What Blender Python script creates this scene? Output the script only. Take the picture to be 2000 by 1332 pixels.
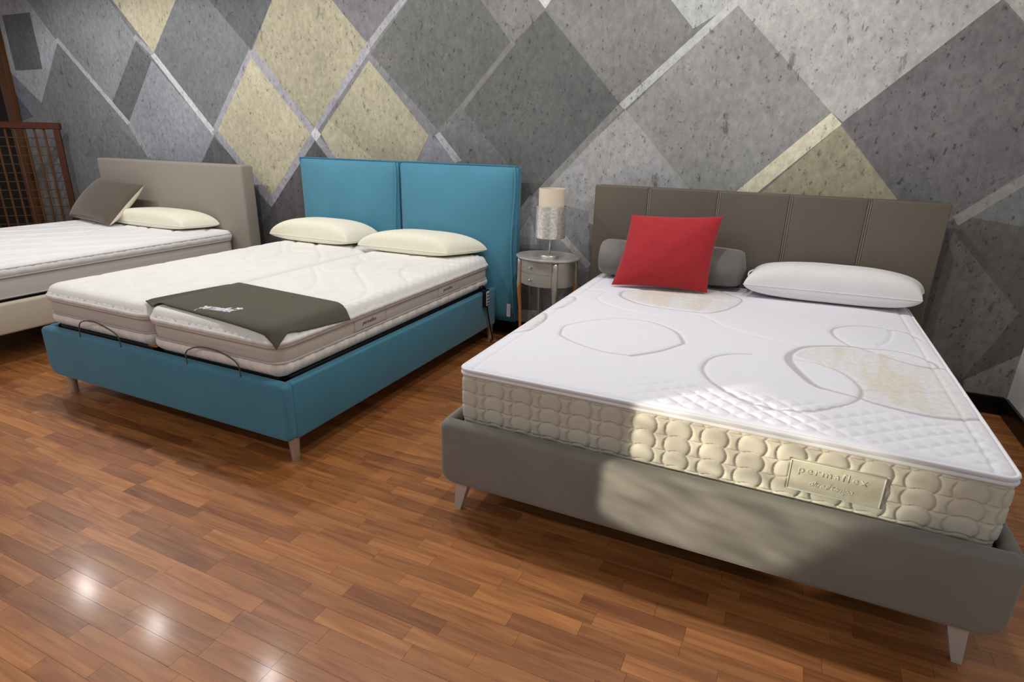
import bpy, bmesh, math, random
import numpy as np
from mathutils import Vector
random.seed(4); rng = np.random.default_rng(4)
for o in list(bpy.data.objects): bpy.data.objects.remove(o)
S = bpy.context.scene
COL = S.collection
# ------------------------------------------------------------------ camera
F = 1139.34; CAM = np.array([.6285, -3.5456, 1.3366]); YAW, PIT, ROL = .4259, .3335, .0233
_f = np.array([-math.sin(YAW)*math.cos(PIT), math.cos(YAW)*math.cos(PIT), -math.sin(PIT)])
_r = np.array([math.cos(YAW), math.sin(YAW), 0.]); _u = np.cross(_r, _f)
_r, _u = math.cos(ROL)*_r+math.sin(ROL)*_u, -math.sin(ROL)*_r+math.cos(ROL)*_u
cd = bpy.data.cameras.new('camera'); cam = bpy.data.objects.new('camera', cd); COL.objects.link(cam)
cd.sensor_fit = 'HORIZONTAL'; cd.sensor_width = 36; cd.lens = 36*F/2000; cd.clip_start = .05
from mathutils import Matrix
M = Matrix.Identity(4)
for i in range(3):
    M[i][0] = _r[i]; M[i][1] = _u[i]; M[i][2] = -_f[i]; M[i][3] = CAM[i]
cam.matrix_world = M
S.camera = cam
# a photo pixel gives a direction; the surface it lies on gives the distance
def ray(x, y): return _f*F+_r*(x-1000)-_u*(y-666)
def onz(x, y, z): d = ray(x, y); return CAM+d*(z-CAM[2])/d[2]
def ony(x, y, Y): d = ray(x, y); return CAM+d*(Y-CAM[1])/d[1]
def proj(P): d = np.asarray(P)-CAM; z = d@_f; return 1000+F*(d@_r)/z, 666-F*(d@_u)/z, z
# ------------------------------------------------------------------ light
S.view_settings.view_transform = 'Standard'; S.view_settings.look = 'None'
S.view_settings.gamma = 1; S.view_settings.exposure = 0.0; S.view_settings.use_curve_mapping = False
w = bpy.data.worlds.new('world'); S.world = w; w.use_nodes = True
w.node_tree.nodes['Background'].inputs[0].default_value = (.95, .97, 1, 1)
w.node_tree.nodes['Background'].inputs[1].default_value = .34
CEIL = 2.75
LAMPS = [(-4.73, -1.2, 54), (-3.73, -1.22, 42), (-2.47, -1.17, 50), (-1.3, -1.2, 38), (-.1, -1.2, 42), (.75, -1.2, 36), (-4.2, -4.3, 36), (-2.4, -4.3, 40), (-.4, -4.3, 16)]
def spot(name, loc, target, power, size, blend, radius, color):
    l = bpy.data.lights.new(name, 'SPOT'); l.energy = power; l.spot_size = math.radians(size); l.spot_blend = blend
    l.shadow_soft_size = radius; l.color = color
    o = bpy.data.objects.new(name, l); COL.objects.link(o); o.location = loc
    o.rotation_euler = (Vector(target)-Vector(loc)).to_track_quat('-Z', 'Y').to_euler()
    return o
for x, y, p in LAMPS:
    spot('ceiling_lamp_light', (x, y, CEIL-.05), (x, y+.1, 0), p, 172, .35, .035, (1, .982, .968))
# added spot behind the camera standing in for low sun on the nearest bed
bl = spot('sun_standin_spot', (-2.3, -4.45, 1.30), (.665, -1.93, .37), 690, 22, .1, .012, (1, .93, .74))
bl.data.use_nodes = True
nt = bl.data.node_tree; em = [n for n in nt.nodes if n.type == 'EMISSION'][0]; L = nt.links
_R = bl.rotation_euler.to_matrix().transposed()
def beam_xy(p): v = _R @ (Vector(p)-bl.location); return v.x/v.z, v.y/v.z      # beam coordinates of a lit point
tc = nt.nodes.new('ShaderNodeTexCoord'); sx = nt.nodes.new('ShaderNodeSeparateXYZ'); L.new(tc.outputs['Normal'], sx.inputs[0])
def lm(op, a, b_):
    n = nt.nodes.new('ShaderNodeMath'); n.operation = op
    for k, v in enumerate((a, b_)):
        if isinstance(v, (int, float)): n.inputs[k].default_value = v
        else: L.new(v, n.inputs[k])
    return n.outputs[0]
gx = lm('DIVIDE', sx.outputs[0], sx.outputs[2]); gy = lm('DIVIDE', sx.outputs[1], sx.outputs[2])
def beam_edge(src, a, b_):            # 0 at a, 1 at b
    n = nt.nodes.new('ShaderNodeMapRange'); n.interpolation_type = 'SMOOTHSTEP'; lo, hi = min(a, b_), max(a, b_)
    n.inputs['From Min'].default_value = lo; n.inputs['From Max'].default_value = hi
    n.inputs['To Min'].default_value = 0. if a < b_ else 1.; n.inputs['To Max'].default_value = 1. if a < b_ else 0.
    L.new(src, n.inputs[0]); return n.outputs[0]
mask = beam_edge(gx, beam_xy((.285, -1.875, .45))[0], beam_xy((.315, -1.875, .45))[0])
mask = lm('MULTIPLY', mask, beam_edge(gx, beam_xy((1.2, -1.875, .45))[0], beam_xy((.94, -1.875, .45))[0]))
mask = lm('MULTIPLY', mask, beam_edge(gy, beam_xy((.7, -1.60, .58))[1], beam_xy((.7, -1.74, .58))[1]))
mask = lm('MULTIPLY', mask, beam_edge(gy, beam_xy((.6, -1.937, .06))[1], beam_xy((.6, -1.937, .14))[1]))
(xa, ya), (xb, yb) = beam_xy((.97, -1.937, .34)), beam_xy((.78, -1.937, .12)); xc, yc = beam_xy((.5, -1.937, .35))
nx_, ny_ = yb-ya, xa-xb; sg = 1 if (xc-xa)*nx_+(yc-ya)*ny_ > 0 else -1; ln_ = math.hypot(nx_, ny_)*sg; nx_ /= ln_; ny_ /= ln_
dg_ = lm('ADD', lm('MULTIPLY', gx, nx_), lm('ADD', lm('MULTIPLY', gy, ny_), -(xa*nx_+ya*ny_)))
mask = lm('MULTIPLY', mask, beam_edge(dg_, -.002, .012))
mp = nt.nodes.new('ShaderNodeMapping'); mp.inputs['Scale'].default_value = (28, 95, 1); mp.inputs['Rotation'].default_value = (0, 0, .12)
nz = nt.nodes.new('ShaderNodeTexNoise'); nz.inputs['Scale'].default_value = 1.0; nz.inputs['Detail'].default_value = 1.5
mr = nt.nodes.new('ShaderNodeMapRange'); mr.inputs['From Min'].default_value = .35; mr.inputs['From Max'].default_value = .65
mr.inputs['To Min'].default_value = .62; mr.inputs['To Max'].default_value = 1.35
L.new(tc.outputs['Normal'], mp.inputs[0]); L.new(mp.outputs[0], nz.inputs[0]); L.new(nz.outputs[0], mr.inputs[0])
L.new(lm('MULTIPLY', mask, mr.outputs[0]), em.inputs['Strength'])

# ------------------------------------------------------------------ helpers
def lin(c):
    c = np.asarray(c, float)/255.
    return tuple(np.where(c <= .04045, c/12.92, ((c+.055)/1.055)**2.4))
def tag(o, label, cat, group=None):
    o['label'] = label; o['category'] = cat
    if group: o['group'] = group
    return o
def struct(o, label=None):
    o['kind'] = 'structure'
    if label: o['label'] = label
    return o
def empty(name, loc, label, cat, group=None):
    o = bpy.data.objects.new(name, None); COL.objects.link(o); o.location = loc; o.empty_display_size = .1
    return tag(o, label, cat, group)
def link(name, me, mat, parent=None, smooth=True):
    o = bpy.data.objects.new(name, me); COL.objects.link(o)
    if mat: me.materials.append(mat)
    if smooth:
        me.polygons.foreach_set('use_smooth', [True]*len(me.polygons))
    if parent is not None:
        bpy.context.view_layer.update() if False else None
        # world position of an unrotated empty (or empty's child) is the sum of the locations
        p = parent; off = Vector((0, 0, 0))
        while p is not None: off += p.location; p = p.parent
        o.parent = parent; o.location = -off
    return o
def pmesh(name, V, Fc, mat, parent=None, smooth=True):
    me = bpy.data.meshes.new(name); me.from_pydata([tuple(v) for v in V], [], [tuple(f) for f in Fc]); me.update()
    return link(name, me, mat, parent, smooth)
def grid_mesh(name, P, mat, parent=None, wrap_u=False, wrap_v=False, flip=False, smooth=True, attr=None):
    """P: (nu,nv,3) array"""
    nu, nv = P.shape[:2]
    V = P.reshape(-1, 3)
    iu = np.arange(nu if wrap_u else nu-1); iv = np.arange(nv if wrap_v else nv-1)
    A, B = np.meshgrid(iu, iv, indexing='ij'); A2 = (A+1) % nu; B2 = (B+1) % nv
    Q = np.stack([A*nv+B, A2*nv+B, A2*nv+B2, A*nv+B2], -1).reshape(-1, 4)
    if flip: Q = Q[:, ::-1]
    me = bpy.data.meshes.new(name)
    me.vertices.add(len(V)); me.vertices.foreach_set('co', V.astype(np.float32).ravel())
    me.loops.add(Q.size); me.loops.foreach_set('vertex_index', Q.astype(np.int32).ravel())
    me.polygons.add(len(Q)); me.polygons.foreach_set('loop_start', (np.arange(len(Q))*4).astype(np.int32))
    me.polygons.foreach_set('loop_total', np.full(len(Q), 4, np.int32))
    me.update(calc_edges=True); me.validate()
    if attr is not None:
        for k, a in attr.items():
            at = me.attributes.new(k, 'FLOAT', 'POINT'); at.data.foreach_set('value', a.astype(np.float32).ravel())
    return link(name, me, mat, parent, smooth)
def bevel_box_mesh(name, x, y, z, r=0., seg=3):
    bm = bmesh.new(); bmesh.ops.create_cube(bm, size=1)
    for v in bm.verts:
        v.co = Vector(((x[0]+x[1])/2+v.co.x*(x[1]-x[0]), (y[0]+y[1])/2+v.co.y*(y[1]-y[0]), (z[0]+z[1])/2+v.co.z*(z[1]-z[0])))
    if r > 0: bmesh.ops.bevel(bm, geom=bm.edges[:], offset=r, segments=seg, profile=.5, affect='EDGES')
    me = bpy.data.meshes.new(name); bm.to_mesh(me); bm.free(); return me
def box(name, x, y, z, mat, parent=None, r=0., seg=3):
    o = link(name, bevel_box_mesh(name, x, y, z, r, seg), mat, parent, smooth=r > 0)
    return o
def lathe(name, prof, c, mat, parent=None, n=32, rx=1., ry=1., cap=True):
    V = []; Fc = []
    for (r, z) in prof:
        for k in range(n):
            a = 2*math.pi*k/n; V.append((c[0]+r*rx*math.cos(a), c[1]+r*ry*math.sin(a), c[2]+z))
    for i in range(len(prof)-1):
        for k in range(n):
            k2 = (k+1) % n; Fc.append((i*n+k, i*n+k2, (i+1)*n+k2, (i+1)*n+k))
    if cap:
        Fc.append(tuple(range(n))[::-1]); m = (len(prof)-1)*n; Fc.append(tuple(m+k for k in range(n)))
    o = pmesh(name, V, Fc, mat, parent); autosmooth(o); return o
def autosmooth(o, ang=35):
    me = o.data
    bm = bmesh.new(); bm.from_mesh(me)
    for e in bm.edges:
        if len(e.link_faces) == 2 and e.calc_face_angle(0) > math.radians(ang): e.smooth = False
    bm.to_mesh(me); bm.free()
def tube(name, pts, r, mat, parent=None, n=8, closed=False):
    pts = np.asarray(pts, float); N = len(pts)
    rad = np.full(N, r) if np.isscalar(r) else np.asarray(r, float)
    T = np.roll(pts, -1, 0)-np.roll(pts, 1, 0)
    if not closed: T[0] = pts[1]-pts[0]; T[-1] = pts[-1]-pts[-2]
    T /= np.linalg.norm(T, axis=1)[:, None]+1e-12
    up = np.array([0, 0, 1.]) if abs(T[:, 2]).mean() < .8 else np.array([0, 1., 0])
    P = np.zeros((N, n, 3))
    for i in range(N):
        a = np.cross(T[i], up); a /= np.linalg.norm(a)+1e-12; b = np.cross(a, T[i])
        for k in range(n):
            t = 2*math.pi*k/n; P[i, k] = pts[i]+rad[i]*(a*math.cos(t)+b*math.sin(t))
    o = grid_mesh(name, P, mat, parent, wrap_u=closed, wrap_v=True)
    if not closed:
        bm = bmesh.new(); bm.from_mesh(o.data); bm.verts.ensure_lookup_table()
        for s in (0, (N-1)*n):
            try: bm.faces.new([bm.verts[s+k] for k in (range(n) if s else reversed(range(n)))])
            except ValueError: pass
        bmesh.ops.recalc_face_normals(bm, faces=bm.faces); bm.to_mesh(o.data); bm.free()
    return o
def smooth_pts(pts, n=8, closed=False):
    """Catmull-Rom through control points"""
    P = [np.asarray(p, float) for p in pts]; out = []
    N = len(P)
    for i in range(N if closed else N-1):
        if closed: a, b, c, d = P[(i-1) % N], P[i], P[(i+1) % N], P[(i+2) % N]
        else: a, b, c, d = P[max(i-1, 0)], P[i], P[i+1], P[min(i+2, N-1)]
        for k in range(n):
            t = k/n; out.append(.5*((2*b)+(c-a)*t+(2*a-5*b+4*c-d)*t*t+(3*b-a-3*c+d)*t**3))
    if not closed: out.append(P[-1])
    return np.array(out)
def text_mesh(name, s, size, mat, parent, origin, xdir, ydir, extrude=.0008, spacing=1., shear=0., sx=1., offset=0.):
    cu = bpy.data.curves.new(name, 'FONT'); cu.body = s; cu.size = 1; cu.extrude = 0; cu.space_character = spacing; cu.shear = shear; cu.offset = offset
    cu.resolution_u = 3
    t = bpy.data.objects.new('tmp_text', cu); COL.objects.link(t)
    dg = bpy.context.evaluated_depsgraph_get(); me = bpy.data.meshes.new_from_object(t.evaluated_get(dg))
    bpy.data.objects.remove(t)
    bm = bmesh.new(); bm.from_mesh(me)
    r = bmesh.ops.extrude_face_region(bm, geom=bm.faces[:])
    for v in [g for g in r['geom'] if isinstance(g, bmesh.types.BMVert)]: v.co.z += extrude/size
    bmesh.ops.recalc_face_normals(bm, faces=bm.faces)
    xd, yd = Vector(xdir), Vector(ydir); nd = xd.cross(yd); o3 = Vector(origin)
    for v in bm.verts: v.co = o3+(xd*v.co.x*sx+yd*v.co.y+nd*v.co.z)*size
    bm.to_mesh(me); bm.free(); me.materials.clear()
    return link(name, me, mat, parent, smooth=False)

# ------------------------------------------------------------------ materials
def newmat(name):
    m = bpy.data.materials.new(name); m.use_nodes = True; nt = m.node_tree
    return m, nt, nt.nodes['Principled BSDF']
def mat(name, rgb, rough=.8, var=.06, vscale=8., bump=0., bscale=300., metal=0., sheen=0., spec=.3, stretch=(1, 1, 1), bdist=.001, detail=3.):
    m, nt, b = newmat(name); L = nt.links
    b.inputs['Roughness'].default_value = rough; b.inputs['Metallic'].default_value = metal
    b.inputs['Specular IOR Level'].default_value = spec
    if sheen: b.inputs['Sheen Weight'].default_value = sheen; b.inputs['Sheen Roughness'].default_value = .4
    g = nt.nodes.new('ShaderNodeNewGeometry'); mp = nt.nodes.new('ShaderNodeMapping'); mp.inputs['Scale'].default_value = stretch
    L.new(g.outputs['Position'], mp.inputs[0])
    n = nt.nodes.new('ShaderNodeTexNoise'); n.inputs['Scale'].default_value = vscale; n.inputs['Detail'].default_value = detail
    L.new(mp.outputs[0], n.inputs[0])
    r = nt.nodes.new('ShaderNodeValToRGB'); c = np.array(lin(rgb))
    r.color_ramp.elements[0].position = .3; r.color_ramp.elements[1].position = .7
    r.color_ramp.elements[0].color = (*np.clip(c*(1-var), 0, 1), 1); r.color_ramp.elements[1].color = (*np.clip(c*(1+var), 0, 1), 1)
    L.new(n.outputs[0], r.inputs[0]); L.new(r.outputs[0], b.inputs['Base Color'])
    if bump:
        n2 = nt.nodes.new('ShaderNodeTexNoise'); n2.inputs['Scale'].default_value = bscale; n2.inputs['Detail'].default_value = 2
        L.new(mp.outputs[0], n2.inputs[0])
        bp = nt.nodes.new('ShaderNodeBump'); bp.inputs['Strength'].default_value = bump; bp.inputs['Distance'].default_value = bdist
        L.new(n2.outputs[0], bp.inputs['Height']); L.new(bp.outputs[0], b.inputs['Normal'])
    return m
M_ceiling = mat('ceiling_paint', (200, 200, 198), .9, .02)
M_white_wall = mat('white_wall_paint', (225, 224, 220), .8, .02, bump=.1)
M_base = mat('black_baseboard', (16, 15, 15), .35, .1)
M_bluef = mat('blue_velvet', (76, 136, 160), .75, .05, 5., .25, 500, sheen=.25)
M_bluep = mat('blue_piping', (56, 116, 142), .75, .05, 5., .2, 500)
M_greyv = mat('grey_velvet', (134, 130, 122), .8, .07, 6., .25, 500, sheen=.3)
M_taupe = mat('taupe_leatherette', (98, 90, 79), .5, .06, 4., .15, 350, spec=.3)
M_taupes = mat('taupe_stitching', (114, 106, 93), .7, .04)
M_chrome = mat('brushed_metal', (210, 207, 202), .3, .05, 40., metal=.7)
M_whiteleg = mat('white_metal_leg', (205, 200, 195), .35, .04, metal=.3)
M_silver = mat('silver_leaf', (196, 194, 187), .3, .10, 14., .1, 90, metal=.55)
M_tan = mat('bare_wood_leg', (172, 118, 76), .5, .1, 12., stretch=(3, 3, .4))
M_dark = mat('dark_metal', (18, 17, 17), .5, .1)  # plain dark colour of bed bases, floor slab and remote
M_wire = mat('retainer_wire', (92, 88, 84), .4, .05)
M_beige_tick = mat('beige_ticking', (206, 200, 184), .85, .03, 9., .2, 700)
M_white_tick = mat('white_ticking', (240, 240, 243), .85, .015, 9., .2, 600)
M_ivory = mat('ivory_quilt', (238, 236, 231), .85, .025, 12., .5, 130, bdist=.002)
M_ivoryA = mat('white_quilt', (238, 238, 238), .85, .025, 12., .5, 130, bdist=.002)
M_band = mat('grey_mattress_band', (204, 197, 190), .85, .07, 10., .3, 240, stretch=(.12, .12, 7))
M_bandp = mat('band_piping', (196, 188, 178), .8, .04)
M_red = mat('red_linen', (168, 42, 48), .85, .07, 40., .3, 600, sheen=.2)
M_brown = mat('brown_velvet', (92, 82, 72), .8, .08, 8., .2, 400, sheen=.4)
M_creamback = mat('cream_cushion_back', (222, 214, 196), .85, .05)
M_foam = mat('ivory_pillow_cover', (240, 236, 216), .85, .03, 60., .35, 170, bdist=.0015)
M_pillow = mat('white_pillow_cotton', (232, 229, 229), .85, .02, 8., .35, 26, bdist=.006)
M_bolster = mat('grey_bolster_velvet', (120, 116, 112), .8, .12, 10., .2, 300, sheen=.3)
M_felt = mat('dark_felt', (92, 88, 76), .92, .05, 30., .2, 500)
M_print = mat('white_print', (225, 232, 235), .7, .02)
M_redprint = mat('dark_red_print', (88, 36, 34), .7, .05)
M_linenA = mat('pale_grey_linen', (150, 143, 133), .9, .05, 160., .4, 700)
M_linenF = mat('cream_linen', (200, 190, 172), .9, .05, 160., .4, 700)
M_wood = mat('lattice_wood', (84, 52, 24), .5, .16, 18., stretch=(2, 2, .3))
M_wooddk = mat('lattice_dark_wood', (72, 34, 18), .45, .15, 18., stretch=(.5, .5, 2))
M_blackglass = mat('dark_panel', (6, 5, 5), .7, .1)
M_slatwood = mat('birch_slat', (190, 120, 60), .5, .08)
M_cream = mat('cream_lamp_shade', (228, 214, 192), .8, .03)
M_tagw = mat('white_tag', (215, 218, 220), .7, .03)
M_emb = mat('pale_embroidery', (214, 222, 210), .45, .03, spec=.6)
M_labelcloth = mat('satin_label_cloth', (203, 198, 176), .45, .05, 30., .6, 30, bdist=.004)
M_band_label = mat('band_label_cloth', (200, 192, 186), .6, .03)

# silver shade with a raised scroll pattern
m, nt, b = newmat('silver_foil_shade'); L = nt.links
g = nt.nodes.new('ShaderNodeNewGeometry'); v = nt.nodes.new('ShaderNodeTexVoronoi'); v.feature = 'DISTANCE_TO_EDGE'; v.inputs['Scale'].default_value = 38
n = nt.nodes.new('ShaderNodeTexNoise'); n.inputs['Scale'].default_value = 30; L.new(g.outputs['Position'], n.inputs[0])
mx = nt.nodes.new('ShaderNodeMix'); mx.data_type = 'VECTOR'; mx.inputs[0].default_value = .04; L.new(g.outputs['Position'], mx.inputs[4]); L.new(n.outputs[1], mx.inputs[5]); L.new(mx.outputs[1], v.inputs[0])
r = nt.nodes.new('ShaderNodeValToRGB'); r.color_ramp.elements[0].position = .0; r.color_ramp.elements[1].position = .12
r.color_ramp.elements[0].color = (.95, .93, .87, 1); r.color_ramp.elements[1].color = (.68, .66, .6, 1); L.new(v.outputs[0], r.inputs[0]); L.new(r.outputs[0], b.inputs['Base Color'])
bp = nt.nodes.new('ShaderNodeBump'); bp.inputs['Distance'].default_value = .003; bp.inputs['Strength'].default_value = .35; L.new(r.outputs[0], bp.inputs['Height']); L.new(bp.outputs[0], b.inputs['Normal'])
b.inputs['Metallic'].default_value = .65; b.inputs['Roughness'].default_value = .3
M_foil = m

# floor wood: per-strip tint in an attribute, grain from the position
m, nt, b = newmat('floor_wood'); L = nt.links
at = nt.nodes.new('ShaderNodeAttribute'); at.attribute_name = 'tint'
g = nt.nodes.new('ShaderNodeNewGeometry')
sc = nt.nodes.new('ShaderNodeVectorMath'); sc.operation = 'MULTIPLY_ADD'; sc.inputs[1].default_value = (1.3, 15, 1)
co = nt.nodes.new('ShaderNodeCombineXYZ'); ml = nt.nodes.new('ShaderNodeMath'); ml.operation = 'MULTIPLY'; ml.inputs[1].default_value = 37.
sp = nt.nodes.new('ShaderNodeSeparateColor'); L.new(at.outputs['Color'], sp.inputs[0]); L.new(sp.outputs[1], ml.inputs[0]); L.new(ml.outputs[0], co.inputs[0]); L.new(ml.outputs[0], co.inputs[2])
L.new(g.outputs['Position'], sc.inputs[0]); L.new(co.outputs[0], sc.inputs[2])
n = nt.nodes.new('ShaderNodeTexNoise'); n.inputs['Scale'].default_value = 2.2; n.inputs['Detail'].default_value = 5; n.inputs['Distortion'].default_value = 1.2; L.new(sc.outputs[0], n.inputs[0])
r = nt.nodes.new('ShaderNodeValToRGB'); e = r.color_ramp.elements
e[0].position = .25; e[0].color = (*lin((142, 84, 46)), 1); e[1].position = .7; e[1].color = (*lin((192, 130, 76)), 1)
L.new(n.outputs[0], r.inputs[0])
mm = nt.nodes.new('ShaderNodeMix'); mm.data_type = 'RGBA'; mm.blend_type = 'MULTIPLY'; mm.inputs[0].default_value = 1; L.new(r.outputs[0], mm.inputs[6])
r2 = nt.nodes.new('ShaderNodeValToRGB'); e = r2.color_ramp.elements
e[0].position = 0; e[0].color = (.62, .55, .52, 1); e[1].position = 1; e[1].color = (1.12, 1.08, 1., 1)
k = r2.color_ramp.elements.new(.25); k.color = (.84, .81, .79, 1)
L.new(sp.outputs[0], r2.inputs[0]); L.new(r2.outputs[0], mm.inputs[7]); L.new(mm.outputs[2], b.inputs['Base Color'])
b.inputs['Specular IOR Level'].default_value = .4; b.inputs['Coat Weight'].default_value = .15; b.inputs['Coat Roughness'].default_value = .14
n3 = nt.nodes.new('ShaderNodeTexNoise'); n3.inputs['Scale'].default_value = 60; L.new(g.outputs['Position'], n3.inputs[0])
rr = nt.nodes.new('ShaderNodeMapRange'); rr.inputs['To Min'].default_value = .34; rr.inputs['To Max'].default_value = .44; L.new(n3.outputs[0], rr.inputs[0]); L.new(rr.outputs[0], b.inputs['Roughness'])
M_floor = m

# mural wallpaper: colour per printed shape in an attribute, concrete texture on top
m, nt, b = newmat('mural_wallpaper'); L = nt.links
at = nt.nodes.new('ShaderNodeAttribute'); at.attribute_name = 'col'
g = nt.nodes.new('ShaderNodeNewGeometry')
def noise(scale, detail, stretch=(1, 1, 1), rough=.6):
    mp = nt.nodes.new('ShaderNodeMapping'); mp.inputs['Scale'].default_value = stretch; L.new(g.outputs['Position'], mp.inputs[0])
    n = nt.nodes.new('ShaderNodeTexNoise'); n.inputs['Scale'].default_value = scale; n.inputs['Detail'].default_value = detail; n.inputs['Roughness'].default_value = rough
    L.new(mp.outputs[0], n.inputs[0]); return n
def ramp(src, p0, c0, p1, c1):
    r = nt.nodes.new('ShaderNodeValToRGB'); e = r.color_ramp.elements
    e[0].position = p0; e[0].color = (c0, c0, c0, 1); e[1].position = p1; e[1].color = (c1, c1, c1, 1); L.new(src, r.inputs[0]); return r
def mul(a, c):
    x = nt.nodes.new('ShaderNodeMix'); x.data_type = 'RGBA'; x.blend_type = 'MULTIPLY'; x.inputs[0].default_value = 1
    L.new(a, x.inputs[6]); L.new(c, x.inputs[7]); return x.outputs[2]
c = at.outputs['Color']
c = mul(c, ramp(noise(1.7, 4).outputs[0], .3, .82, .7, 1.1).outputs[0])
c = mul(c, ramp(noise(30, 6, (1, 1, .7), .75).outputs[0], .3, .72, .68, 1.16).outputs[0])
c = mul(c, ramp(noise(52, 2.5, (1, 1, .6)).outputs[0], .29, .45, .38, 1.).outputs[0])
c = mul(c, ramp(noise(14, 4, (1, 1, .45)).outputs[0], .27, .5, .34, 1.).outputs[0])
L.new(c, b.inputs['Base Color']); b.inputs['Roughness'].default_value = .75; b.inputs['Specular IOR Level'].default_value = .25
M_mural = m

# white jacquard top of the nearest mattress: taupe motif + beige figure from attributes
m, nt, b = newmat('jacquard_top'); L = nt.links
a1 = nt.nodes.new('ShaderNodeAttribute'); a1.attribute_name = 'motif'; a2 = nt.nodes.new('ShaderNodeAttribute'); a2.attribute_name = 'figure'
g = nt.nodes.new('ShaderNodeNewGeometry')
m1 = nt.nodes.new('ShaderNodeMix'); m1.data_type = 'RGBA'; m1.inputs[6].default_value = (*lin((236, 236, 243)), 1)
mp = nt.nodes.new('ShaderNodeMapping'); mp.inputs['Scale'].default_value = (9, 2.2, 1); L.new(g.outputs['Position'], mp.inputs[0])
nf = nt.nodes.new('ShaderNodeTexNoise'); nf.inputs['Scale'].default_value = 1.; nf.inputs['Detail'].default_value = 1; L.new(mp.outputs[0], nf.inputs[0])
ng = nt.nodes.new('ShaderNodeTexNoise'); ng.inputs['Scale'].default_value = 55; ng.inputs['Detail'].default_value = 2; L.new(g.outputs['Position'], ng.inputs[0])
rf = nt.nodes.new('ShaderNodeValToRGB'); rf.color_ramp.elements[0].position = .56; rf.color_ramp.elements[1].position = .62
rf.color_ramp.elements[0].color = (*lin((233, 231, 232)), 1); rf.color_ramp.elements[1].color = (*lin((228, 223, 212)), 1); L.new(nf.outputs[0], rf.inputs[0])
rg = nt.nodes.new('ShaderNodeValToRGB'); rg.color_ramp.elements[0].position = .42; rg.color_ramp.elements[1].position = .55
rg.color_ramp.elements[0].color = (.93, .93, .93, 1); rg.color_ramp.elements[1].color = (1, 1, 1, 1); L.new(ng.outputs[0], rg.inputs[0])
mg = nt.nodes.new('ShaderNodeMix'); mg.data_type = 'RGBA'; mg.blend_type = 'MULTIPLY'; mg.inputs[0].default_value = 1; L.new(rf.outputs[0], mg.inputs[6]); L.new(rg.outputs[0], mg.inputs[7])
L.new(a2.outputs['Fac'], m1.inputs[0]); L.new(mg.outputs[2], m1.inputs[7])
m2 = nt.nodes.new('ShaderNodeMix'); m2.data_type = 'RGBA'; L.new(m1.outputs[2], m2.inputs[6]); m2.inputs[7].default_value = (*lin((196, 192, 194)), 1)
L.new(a1.outputs['Fac'], m2.inputs[0]); L.new(m2.outputs[2], b.inputs['Base Color']); b.inputs['Roughness'].default_value = .85; b.inputs['Specular IOR Level'].default_value = .2
n2 = nt.nodes.new('ShaderNodeTexNoise'); n2.inputs['Scale'].default_value = 260; L.new(g.outputs['Position'], n2.inputs[0])
bp = nt.nodes.new('ShaderNodeBump'); bp.inputs['Strength'].default_value = .3; bp.inputs['Distance'].default_value = .0012; L.new(n2.outputs[0], bp.inputs['Height']); L.new(bp.outputs[0], b.inputs['Normal'])
M_jac = m

# ================================================================== the room
YW, XW, XL = .124, 1.848, -7.6
YF = -5.2
# ---- back wall with its printed mural: convex shapes painted one over the other on the wall plane
cells = [([(XL, 0.), (XW, 0.), (XW, CEIL), (XL, CEIL)], np.array((122, 123, 123)))]
def clip(poly, a, b, keep_left=True):
    out = []; n = len(poly)
    def side(p): s = (b[0]-a[0])*(p[1]-a[1])-(b[1]-a[1])*(p[0]-a[0]); return s if keep_left else -s
    for i in range(n):
        p, q = poly[i], poly[(i+1) % n]; sp, sq = side(p), side(q)
        if sp >= 0: out.append(p)
        if (sp > 0 and sq < 0) or (sp < 0 and sq > 0):
            t = sp/(sp-sq); out.append((p[0]+(q[0]-p[0])*t, p[1]+(q[1]-p[1])*t))
    return out
def area(p): return .5*sum(p[i][0]*p[(i+1) % len(p)][1]-p[(i+1) % len(p)][0]*p[i][1] for i in range(len(p)))
def paint(px, col, alpha=1.):
    global cells
    P = [tuple(ony(x, y, YW)[[0, 2]]) for x, y in px]
    cr = [(px[i-1][0]-px[i-2][0])*(px[i][1]-px[i-1][1])-(px[i-1][1]-px[i-2][1])*(px[i][0]-px[i-1][0]) for i in range(len(px))]
    if min(cr) < 0 < max(cr): print('NONCONVEX', px)
    if area(P) < 0: P = P[::-1]
    col = np.array(col if not np.isscalar(col) else (col, col, col), float)
    out = []
    for poly, c in cells:
        rest = poly; pieces = []
        for i in range(len(P)):
            a, b_ = P[i], P[(i+1) % len(P)]
            o_ = clip(rest, a, b_, False)
            if len(o_) > 2 and abs(area(o_)) > 1e-7: pieces.append(o_)
            rest = clip(rest, a, b_, True)
            if len(rest) < 3 or abs(area(rest)) < 1e-7: rest = None; break
        if rest is None: out.append((poly, c)); continue
        out += [(p, c) for p in pieces]; out.append((rest, c*(1-alpha)+col*alpha))
    cells = out
def band(a, b_, wd, col, alpha=1.):
    a, b_ = np.array(a, float), np.array(b_, float); d = b_-a; n = np.array([-d[1], d[0]])/np.linalg.norm(d)*wd/2
    paint([a+n, b_+n, b_-n, a-n], col, alpha)
LIL = (158, 157, 165); YEL = (184, 177, 153); YEL2 = (166, 160, 138)
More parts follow.
